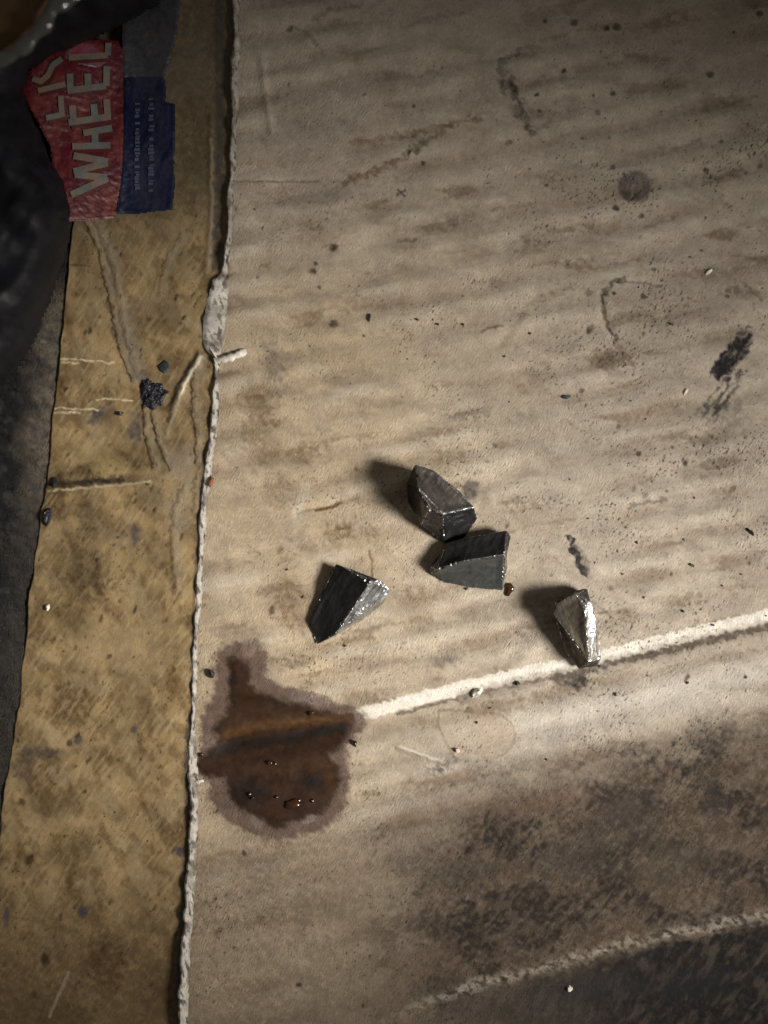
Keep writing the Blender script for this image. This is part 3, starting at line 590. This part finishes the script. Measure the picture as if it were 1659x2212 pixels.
# brown scrap and its shiny rim at the very corner
M_scrap = plain('brown_scrap', (.075, .035, .010), .8, var=.4, scale=200, bump=.0003)
bm = bmesh.new()
top = [at(*p) for p in ((-200, -200, 26), (150, -200, 26), (118, -60, 27), (88, 5, 27), (70, 50, 27), (38, 82, 27), (0, 100, 27), (-80, 135, 26), (-200, 170, 26))]
f = bm.faces.new([bm.verts.new(p) for p in top]); g = bmesh.ops.extrude_face_region(bm, geom=[f])
bmesh.ops.translate(bm, verts=[x for x in g['geom'] if isinstance(x, bmesh.types.BMVert)], vec=(0, 0, -.003)); bmesh.ops.recalc_face_normals(bm, faces=bm.faces)
tag(bm_object('brown_scrap', bm, M_scrap), 'brown scrap of board lying on the black bag in the corner', 'scrap')
M_rim = plain('shiny_plastic', (.05, .05, .05), .1, spec=1.0, var=.3, scale=500, bump=.0003, bscale=160)
bm = bmesh.new(); path = [at(*p) for p in ((-120, 160, 27), (-40, 142, 28), (20, 122, 28.5), (60, 92, 29), (95, 52, 29.5), (118, 12, 29.5), (180, -18, 28), (260, -60, 26), (380, -130, 24))]
rings = []
for i in range(60):
    tq = i / 59 * (len(path) - 1); k = min(int(tq), len(path) - 2); p = path[k].lerp(path[k + 1], tq - k); d = (path[k + 1] - path[k]).normalized(); sx = d.cross(Vector((0, 0, 1))).normalized(); up = sx.cross(d)
    r = (.0009 + .0002 * math.sin(i * .7) + .0001 * rr.random()); rings.append([bm.verts.new(p + r * (math.cos(q) * sx * 1.5 + math.sin(q) * up)) for q in [j * math.pi / 6 for j in range(12)]])
for a, b in zip(rings[:-1], rings[1:]):
    for j in range(12): bm.faces.new((a[j], a[(j + 1) % 12], b[(j + 1) % 12], b[j]))
bm.faces.new(rings[0]); bm.faces.new(rings[-1][::-1]); bmesh.ops.recalc_face_normals(bm, faces=bm.faces)
tag(bm_object('shiny_strip', bm, M_rim, smooth=True), 'shiny dark plastic strip along the edge of the brown scrap', 'strip')

# ------------------------------------------------------------------ oil puddle
s = NT('brown_oil'); ob = s.tc.outputs['Object']
c = s.mix(s.ramp(s.noise(ob, 900, 4, .6), .3, .7), (.72, .72, .72), (1.28, 1.25, 1.2)); s.l(s.mix(1.0, s.attr('dye', 'Color'), c, 'MULTIPLY'), s.b.inputs['Base Color']); s.b.inputs['Specular IOR Level'].default_value = .22
s.l(s.ramp(s.noise(ob, 420, 3), .35, .65, .30, .6), s.b.inputs['Roughness']); s.b.inputs['Coat Weight'].default_value = .35; s.b.inputs['Coat Roughness'].default_value = .14
fb = s.noise(s.mapped(-57, (420, 3000, 1)), 1, 4, .6)
s.l(s.bump(fb, .00005), s.b.inputs['Normal']); M_oil = s.m
tr_ = s.n('ShaderNodeBsdfTransparent'); mx_ = s.n('ShaderNodeMixShader'); s.l(s.attr('wet'), mx_.inputs[0]); s.l(tr_.outputs[0], mx_.inputs[1]); s.l(s.b.outputs[0], mx_.inputs[2]); s.l(mx_.outputs[0], s.t.nodes['Material Output'].inputs[0])
bx = S.box(405, 770, 1415, 1800); pu, pvv = S.U[bx], S.V[bx]
sd = poly_sd(pu + S.wu[bx] * 10, pvv + S.wv[bx] * 10, CORE)
th = .05 + .02 * np.clip(-sd / 14, -1, 1) + .02 * (fbm(pu / 9, pvv / 9, 141, 3) - .5)
pool = np.exp(-((pu - 610) / 95) ** 2 - ((pvv - 1700) / 60) ** 2); zl = S.z[bx]
puddle = empty('oil_puddle', 'dark brown wet oil puddle soaked into the cardboard crease', 'puddle')
F = Sheet(pu, pvv); F.col[:] = (.034, .0165, .0095); F.col *= (.6 + .8 * fbm(pu / 40, pvv / 40, 143, 4))[..., None]
F.line(zz([(560, 480), (600, 700), (900, 690)]), 26, (.032, .016, .007), .7, soft=.9, warp=20)
F.line(zz([(400, 850), (600, 790), (1000, 745), (1390, 725)]), 15, (.078, .040, .017), .8, soft=.98, warp=14, rough=.4)  # lit side of the fold, painted as an orange band
F.line(zz([(280, 1000), (500, 950), (900, 890), (1350, 800)]), 15, (.010, .008, .007), .85, soft=.9, warp=12, rough=.2); F.blob(*zz([(590, 1320)])[0], 46, 36, (.009, .008, .008), .85, soft=.9, warp=30)  # shaded side of the fold painted dark, then a dark pool
F.blob(*zz([(1080, 1230)])[0], 36, 26, (.012, .009, .009), .8, soft=.9, warp=30); F.blob(*zz([(1180, 1130)])[0], 60, 22, (.042, .020, .007), .7, rot=30, soft=.9, warp=26); F.blob(*zz([(1260, 1250)])[0], 14, 44, (.05, .023, .008), .7, soft=.9, warp=16)
F.blob(*zz([(850, 1120)])[0], 60, 16, (.036, .018, .009), .6, soft=.9, warp=26); F.blob(*zz([(900, 1500)])[0], 56, 12, (.04, .017, .008), .6, soft=.9, warp=16); F.blob(*zz([(450, 420)])[0], 9, 40, (.012, .009, .007), .8, soft=.8, warp=12); F.blob(*zz([(360, 780)])[0], 14, 10, (.03, .018, .007), .8, warp=10); F.blob(*zz([(950, 1420)])[0], 34, 26, (.012, .008, .006), .7, soft=.9, warp=20)
grid_object('oil_film', pu, pvv, zl + th + .06 * pool, M_oil, puddle, F.col, None, sstep(14, -14, sd + 22 * (fbm(pu / 16, pvv / 16, 147, 4) - .5)) * .97, keep=sd < 24)
M_drop = plain('oil_bead', (.035, .014, .004), .08, spec=.7, var=.5, scale=900)
def dome(name, u, v, ru, rv, h, rot, mat, parent, base):
    bm = bmesh.new(); bmesh.ops.create_uvsphere(bm, u_segments=16, v_segments=10, radius=1)
    cr, sr = math.cos(math.radians(rot)), math.sin(math.radians(rot)); rq = random.Random(int(u * 7 + v))
    ph = [rq.uniform(0, 6) for _ in range(3)]
    for q in bm.verts:
        x, y, z = q.co; k = 1 + .16 * math.sin(3 * math.atan2(y, x) + ph[0]) + .1 * math.sin(5 * math.atan2(y, x) + ph[1]); x, y = x * ru * k, y * rv * k
        q.co = (X(u + x * cr - y * sr), Y(v + x * sr + y * cr), (base + z * h) * MM)
    bmesh.ops.recalc_face_normals(bm, faces=bm.faces)
    return bm_object(name, bm, mat, parent, True)
for a, b, ru, rv, h in ((750, 1085, 5, 3.5, .4), (795, 1092, 3, 2.6, .35), (930, 1425, 12, 7, .6), (960, 1400, 9, 6, .5), (890, 1437, 3, 3, .35), (1100, 1393, 3, 3, .4), (612, 1366, 3, 3, .4), (588, 1340, 3, 4, .4), (808, 1360, 3, 3, .35), (1085, 683, 5, 3.5, .4), (190, 1020, 3.5, 3.5, .4), (1448, 930, 3, 5, .4)):
    u, v = zz([(a, b)])[0]; dome('oil_bead', u, v, ru * 1.35, rv * 1.35, h * 1.1, 0, M_drop, puddle, sheet_z(u, v) + .15)
# ------------------------------------------------------------------ the four metal shards
def metal(name, col, rough, bump, bscale, metal=1.0, streak=None, coat=0, var=.4, dirt=(.03, .025, .02), dirt_at=(.55, .7)):
    s = NT(name); ob = s.tc.outputs['Object']; sv = ob if streak is None else s.mapped(streak, (.22, 1.4, .9))
    nz = s.noise(sv, 620, 4, .6); c = s.mix(s.ramp(nz, .35, .65), tuple(v * (1 - var) for v in col), tuple(min(1, v * (1 + var)) for v in col))
    dn = s.noise(sv, 330, 5, .65, .3); dm = s.ramp(dn, dirt_at[0], dirt_at[1], 0, .88); c = s.mix(dm, c, dirt); s.l(c, s.b.inputs['Base Color'])
    s.b.inputs['Coat Weight'].default_value = coat; s.b.inputs['Coat Roughness'].default_value = .12
    s.l(s.math('ADD', s.math('MULTIPLY', dm, .2), s.ramp(s.noise(sv, 900, 3), .3, .7, rough * .7, rough * 1.3)), s.b.inputs['Roughness']); s.l(s.math('MULTIPLY', s.math('SUBTRACT', 1.0, dm), metal), s.b.inputs['Metallic'])
    s.l(s.bump(s.noise(sv, bscale, 3, .55), bump), s.b.inputs['Normal']); return s.m
M_dark = metal('dark_steel', (.045, .045, .048), .36, .00006, 600, .7, streak=-65, coat=.3)
M_top = metal('stained_steel', (.052, .046, .040), .45, .00010, 600, .45, streak=-125, coat=.2, var=.45, dirt=(.02, .017, .014), dirt_at=(.46, .62))
M_grey_m = metal('grey_steel', (.080, .087, .085), .42, .00003, 400, .6, streak=-5, coat=.2, var=.16, dirt=(.028, .028, .026), dirt_at=(.54, .80))
M_bright = metal('bright_fracture', (.60, .63, .66), .27, .00055, 1000, 1.0, streak=-57, var=.2, dirt=(.05, .045, .03), dirt_at=(.53, .60))
M_shiny = metal('shiny_face', (.52, .54, .56), .24, .00045, 900, 1.0, streak=-94, var=.2, dirt=(.05, .028, .008), dirt_at=(.47, .54))
M_brown = metal('brown_steel', (.098, .082, .060), .55, .00010, 700, .35, streak=-105, dirt=(.026, .021, .016), dirt_at=(.46, .60))
M_black_m = metal('black_steel', (.024, .024, .026), .36, .00006, 600, .5, streak=-60, coat=.3, dirt=(.015, .013, .011))
M_edge = metal('sharp_edge', (.55, .56, .56), .26, .00022, 1500, 1.0, var=.3, dirt_at=(.50, .60))
def zc(a, b): return (603.5 + .46297 * a, 932.6 + .46297 * b)
SM = [M_dark, M_grey_m, M_bright, M_brown, M_black_m, M_edge, M_top, M_shiny]
DARK, GREY, BRIGHT, BROWN, BLACK, EDGE_, TOP, SHINY = range(8)
def shard(label, pts, regions, default, edge_w=.08, seed=1, chip=.05, tall=1.0, hollow=.30):
    """A broken chunk: the hull of its corner points, faces sorted into materials, edges chipped."""
    cu, cv = zc(sum(p[0] for p in pts) / len(pts), sum(p[1] for p in pts) / len(pts)); zb = sheet_z(cu, cv) - .25
    bm = bmesh.new()
    for a, b, z in pts:
        u, v = zc(a, b); bm.verts.new(at(u, v, z * tall + zb))
    r = bmesh.ops.convex_hull(bm, input=bm.verts)
    bmesh.ops.delete(bm, geom=[x for x in bm.verts if not x.link_faces], context='VERTS')
    bmesh.ops.recalc_face_normals(bm, faces=bm.faces)
    for f in bm.faces:
        c = f.calc_center_median(); s_ = H / (H - c.z); u = c.x * s_ / K + 829.5; v = 1106 - c.y * s_ / K
        a, b = (u - 603.5) / .46297, (v - 932.6) / .46297; f.material_index = default
        for poly, m, nmin in regions:
            ins = False; ring = poly + [poly[0]]
            for (x0, y0), (x1, y1) in zip(ring[:-1], ring[1:]):
                if (y0 > b) != (y1 > b) and a < (x1 - x0) * (b - y0) / (y1 - y0) + x0: ins = not ins
            if ins and f.normal.z > nmin: f.material_index = m
    sharp = [ed for ed in bm.edges if ed.calc_face_angle(0) > .30]
    bmesh.ops.bevel(bm, geom=sharp, offset=edge_w * MM, segments=1, affect='EDGES', material=EDGE_, clamp_overlap=True)
    bmesh.ops.triangulate(bm, faces=bm.faces[:])
    for it in range(5):
        lg = [ed for ed in bm.edges if ed.calc_length() > .00042]
        if not lg: break
        bmesh.ops.subdivide_edges(bm, edges=lg, cuts=1); bmesh.ops.triangulate(bm, faces=[f for f in bm.faces if len(f.verts) > 3])
    bm.normal_update(); bm.verts.index_update(); co = np.array([q.co[:] for q in bm.verts])
    n1 = fbm(co[:, 0] / .0016 + 50, co[:, 1] / .0016 + co[:, 2] / .0021 + 50, 150 + seed, 3) - .5
    n2 = fbm(co[:, 0] / .0005 + 90, co[:, 1] / .0005 + co[:, 2] / .0006 + 90, 170 + seed, 2) - .5
    bm.verts.ensure_lookup_table()
    edgev = {q.index for f in bm.faces if f.material_index == EDGE_ for q in f.verts}
    kd = KDTree(max(1, len(edgev)))
    for i in edgev: kd.insert(bm.verts[i].co, i)
    kd.balance(); dz = [min(1.0, kd.find(q.co)[2] / .0016) for q in bm.verts]
    for i, q in enumerate(bm.verts): q.co += q.normal * (-hollow * MM * dz[i] * dz[i] * (3 - 2 * dz[i]))
    for i, q in enumerate(bm.verts): q.co += q.normal * float(n1[i] * chip * 5 + n2[i] * chip * 1.0 - (1.2 * max(0, n1[i] + n2[i] - .05) if i in edgev else 0)) * MM
    o = bm_object('metal_shard', bm, SM, None, False)
    return tag(o, label, 'metal shard', 'broken metal shards on the cardboard')
shard('topmost of four metal shards, chunky wedge with glinting edge and dull flat top',
      [(632, 150, 6.4), (720, 178, 5.6), (850, 285, 4.8), (909, 352, 5.2), (765, 384, 8.0), (697, 364, 8.0), (648, 262, 8.2), (926, 405, 1.6), (862, 498, .2), (768, 524, .3), (662, 436, 2.6), (592, 240, 2.0), (600, 330, .0), (700, 200, 0), (850, 330, 0), (620, 250, 0)],
      [([(600, 130), (740, 160), (930, 350), (765, 386), (690, 366), (600, 250)], TOP, .3), ([(640, 250), (700, 280), (770, 385), (695, 368)], TOP, .2), ([(650, 430), (690, 360), (770, 380), (760, 530)], DARK, -.2)], BLACK, .10, 1, tall=1.12)
shard('grey metal shard with one smooth pale facet, lying just under the topmost shard',
      [(1052, 572, 6.0), (860, 602, 5.4), (735, 642, 3.4), (775, 535, 2.6), (880, 492, 3.2), (1060, 459, 3.0), (1080, 490, 2.4), (1066, 545, 4.6), (1042, 742, .6), (900, 730, .5), (764, 702, .4), (704, 662, .9), (698, 626, 1.4), (1062, 640, 3.2), (800, 550, 0), (1060, 490, 0), (760, 690, 0), (1030, 720, 0)],
      [([(700, 640), (860, 600), (1056, 570), (1045, 750), (900, 740), (700, 680)], GREY, .2), ([(1050, 560), (1090, 560), (1080, 760), (1035, 750)], BROWN, -.5)], BLACK, .07, 2)
shard('dark metal shard at far left of the four with a sparkling bright right side',
      [(422, 702, 5.6), (264, 944, 3.0), (266, 616, 2.6), (300, 632, 3.6), (236, 660, 1.4), (137, 888, .8), (178, 994, .5), (432, 696, 5.4), (474, 694, 4.6), (519, 740, 3.0), (482, 806, 1.2), (400, 872, .4), (272, 944, .4), (250, 680, 0), (150, 880, 0), (300, 650, 0)],
      [([(425, 690), (480, 690), (530, 740), (480, 815), (400, 880), (262, 950)], BRIGHT, .1)], BLACK, .06, 3, hollow=.16)
shard('brownish metal shard standing on the white crease at right with a shiny narrow face',
      [(1424, 800, 6.4), (1444, 1076, 4.6), (1287, 796, 5.0), (1332, 777, 5.8), (1386, 763, 6.3), (1280, 850, 4.6), (1338, 1035, 1.8), (1398, 1108, .8), (1453, 792, 5.5), (1471, 860, 4.9), (1492, 960, 4.1), (1502, 1040, 3.5), (1497, 1064, 3.2), (1437, 729, 2.6), (1390, 742, 3.6), (1446, 776, 2.4), (1482, 1094, .5), (1310, 800, 0), (1350, 1040, 0), (1450, 800, 0), (1495, 1050, 0), (1400, 745, 0)],
      [([(1270, 780), (1395, 755), (1424, 800), (1445, 1080), (1390, 1110), (1270, 860)], BROWN, .2), ([(1424, 795), (1460, 785), (1510, 1050), (1446, 1080)], SHINY, .1), ([(1370, 720), (1450, 720), (1460, 800), (1424, 800), (1385, 762)], BLACK, -.5)], BLACK, .07, 4, tall=1.22)
# brown oil clinging to the end of the grey shard
u, v = zc(1072, 735); res = dome('oil_drop', u, v, 9, 15, .5, 15, M_drop, None, sheet_z(u, v) + .1)
tag(res, 'small brown oil drop at the right end of the grey shard', 'oil drop')

# ------------------------------------------------------------------ crumbs, flakes, filings
M_flake = plain('black_flake', (.02, .02, .022), .45, var=.4, bump=.0001); M_chip = plain('pale_chip', (.62, .58, .50), .8, var=.2, bump=.0001)
M_tar = plain('tar', (.012, .012, .018), .38, spec=.5, var=.5, scale=700, bump=.0005, bscale=900); M_rust = plain('rust_flake', (.18, .05, .015), .7, bump=.0001); M_green = plain('dark_green', (.018, .026, .026), .6, var=.4, bump=.0002)
M_pinkc = plain('pink_chip', (.5, .36, .30), .5, bump=.0001)
def flake(name, u, v, L, W, rot, h, mat, base, seed, n=9):
    rq = random.Random(seed); bm = bmesh.new(); low, top = [], []
    cr, sr = math.cos(math.radians(rot)), math.sin(math.radians(rot)); tx, ty = rq.uniform(-.3, .3), rq.uniform(-.3, .3)
    for j in range(n):
        a = 2 * math.pi * j / n; k = rq.uniform(.72, 1.15); x, y = math.cos(a) * L * k, math.sin(a) * W * k
        uu, vv = x * cr - y * sr, x * sr + y * cr
        low.append(bm.verts.new((X(u + uu), Y(v + vv), (base - .1) * MM))); kk = rq.uniform(.55, .85)
        top.append(bm.verts.new((X(u + uu * kk), Y(v + vv * kk), (base + .6 * h * (rq.uniform(.6, 1.1) + tx * math.cos(a) + ty * math.sin(a))) * MM)))
    for j in range(n):
        k = (j + 1) % n; bm.faces.new((low[j], low[k], top[k], top[j]))
    c = bm.verts.new((X(u), Y(v), (base + .6 * h * 1.05) * MM))
    for j in range(n): bm.faces.new((top[j], top[(j + 1) % n], c))
    bm.faces.new(low[::-1]); bmesh.ops.recalc_face_normals(bm, faces=bm.faces)
    return bm_object(name, bm, mat)
def tape_z(u, v):
    r = int(round((v - rows2[0]) / 2.4)); c = int(round((u - lf[r]) / (rt[r] - lf[r]) * (nc - 1))); return float(T_z[r, max(0, min(nc - 1, c))])
T_z = T.z
for k, (nm, u, v, L, W, rot, h, m, lab_, cat, onb) in enumerate((
    ('wood_sliver', 1530, 588, 12, 4.5, -38, .7, M_chip, 'pale wood sliver near the upper right edge of the cardboard', 'sliver', 1),
    ('paper_fleck', 1481, 846, 9, 4, -50, .6, M_chip, 'white paper fleck left of the large black smear', 'paper fleck', 1),
    ('paper_crumb', 1030, 1496, 16, 10, -40, 1.8, M_chip, 'curled white paper crumb on the worn white crease', 'paper crumb', 1),
    ('pink_crumb', 988, 1621, 8, 5, 60, 1.0, M_pinkc, 'pinkish crumb inside the faint ring stain below the crease', 'crumb', 1),
    ('grit_pellet', 1118, 1476, 7, 7, 0, 1.2, M_flake, 'round black grit pellet on the white crease', 'grit', 1),
    ('metal_sliver', 1223, 857, 13, 5, -3, .7, M_green, 'dark pointed metal sliver lying alone above the shards', 'sliver', 1),
    ('metal_flake', 1495, 1221, 7, 4, 40, .6, M_flake, 'grey flake near the right edge above the white crease', 'flake', 1),
    ('bent_filing', 1622, 1150, 15, 4.5, 45, .8, M_flake, 'bent dark filing near the far right edge', 'filing', 1),
    ('dark_splinter', 798, 686, 3.5, 10, 12, .7, M_flake, 'dark upright splinter on clean cardboard above the shards', 'splinter', 1),
    ('black_pellet', 458, 1455, 6, 11, -10, 1.0, M_flake, 'black oval pellet at the upper left edge of the oil stain', 'pellet', 1),
    ('black_crumb', 258, 893, 8, 6, -20, 1.2, M_flake, 'small black crumb on the tan tape below the tar lump', 'crumb', 0),
    ('white_crumb', 100, 1312, 5, 9, 10, 1.0, M_chip, 'white crumb near the left edge of the tan tape', 'crumb', 0),
    ('green_scrap', 354, 790, 16, 17, 20, .5, M_green, 'dark green scrap stuck on the tape above the tar lump', 'scrap', 0),
    ('rust_flake', 456, 1041, 5, 12, 10, .8, M_rust, 'rusty red flake caught on the torn white edge', 'flake', 1),
    ('silver_fleck', 1232, 2140, 7, 8, 20, .8, M_chip, 'pale fleck in the dark lower right corner', 'fleck', 1),
    ('black_grit', 100, 1115, 12, 22, 15, .8, M_tar, 'black gritty lump on the left border of the tape', 'grit', 0),
    ('black_speck', 114, 1040, 8, 15, 10, .8, M_flake, 'black fleck above the white tape crease at left', 'fleck', 0))):
    base = sheet_z(u, v) if onb and u > 470 else (0.1 if onb else tape_z(u, v))
    tag(flake(nm, u, v, L, W, rot, h, m, base, 900 + k), lab_, cat)
tl = flake('tar_lump', 330, 852, 36, 38, 30, .9, M_tar, tape_z(330, 852), 77, 18)
md = tl.modifiers.new('sub', 'SUBSURF'); md.subdivision_type = 'SIMPLE'; md.levels = md.render_levels = 4
tx = bpy.data.textures.new('lumps', 'CLOUDS'); tx.noise_scale = .0007; dm = tl.modifiers.new('disp', 'DISPLACE'); dm.texture = tx; dm.strength = .0005; dm.texture_coords = 'GLOBAL'
tag(tl, 'rough black tar lump stuck on the wrinkled tan tape', 'tar')
rq = random.Random(21)
SPK = [(1297, 1440), (1390, 1290), (1376, 1172), (1478, 1166), (1300, 875), (1362, 866), (1395, 905), (1230, 1035), (1285, 1215), (1345, 1240), (1500, 1075), (1270, 1120), (990, 1025), (1003, 1265), (1008, 1272), (1485, 1475), (1610, 1463), (1560, 1265),
       (865, 760), (880, 775), (935, 690), (945, 700), (1000, 700), (1145, 720), (1090, 770), (1100, 868), (900, 690), (1655, 1330), (1600, 1240), (1400, 1460), (1240, 1500), (1330, 1500), (1060, 1530), (745, 1395), (655, 1290), (620, 1230), (1380, 620), (1450, 700),
       (1180, 1640), (1085, 1830), (1170, 1900), (880, 1990), (1030, 1560), (1540, 1350), (1475, 1320), (1260, 1335)]
spk0 = None
for i, (u, v) in enumerate(SPK):
    m = bpy.data.meshes.new('grit_speck')
    if i < 5: o = flake('grit_speck', 829.5, 1106, 4.6, 2.8, 0, .45, M_flake, 0, 300 + i, 7); (spk0 := (spk0 or []) + [o])
    else: o = spk0[i % 5].copy(); COL.objects.link(o)
    o.location = (X(u), Y(v), sheet_z(u, v) * MM); o.rotation_euler = (0, 0, rq.uniform(0, 6.28)); sc = rq.uniform(.55, 1.15); o.scale = (sc, sc, sc)
    tag(o, 'tiny dark grit speck lying loose on the cardboard sheet', 'grit speck', 'grit specks scattered over the cardboard')
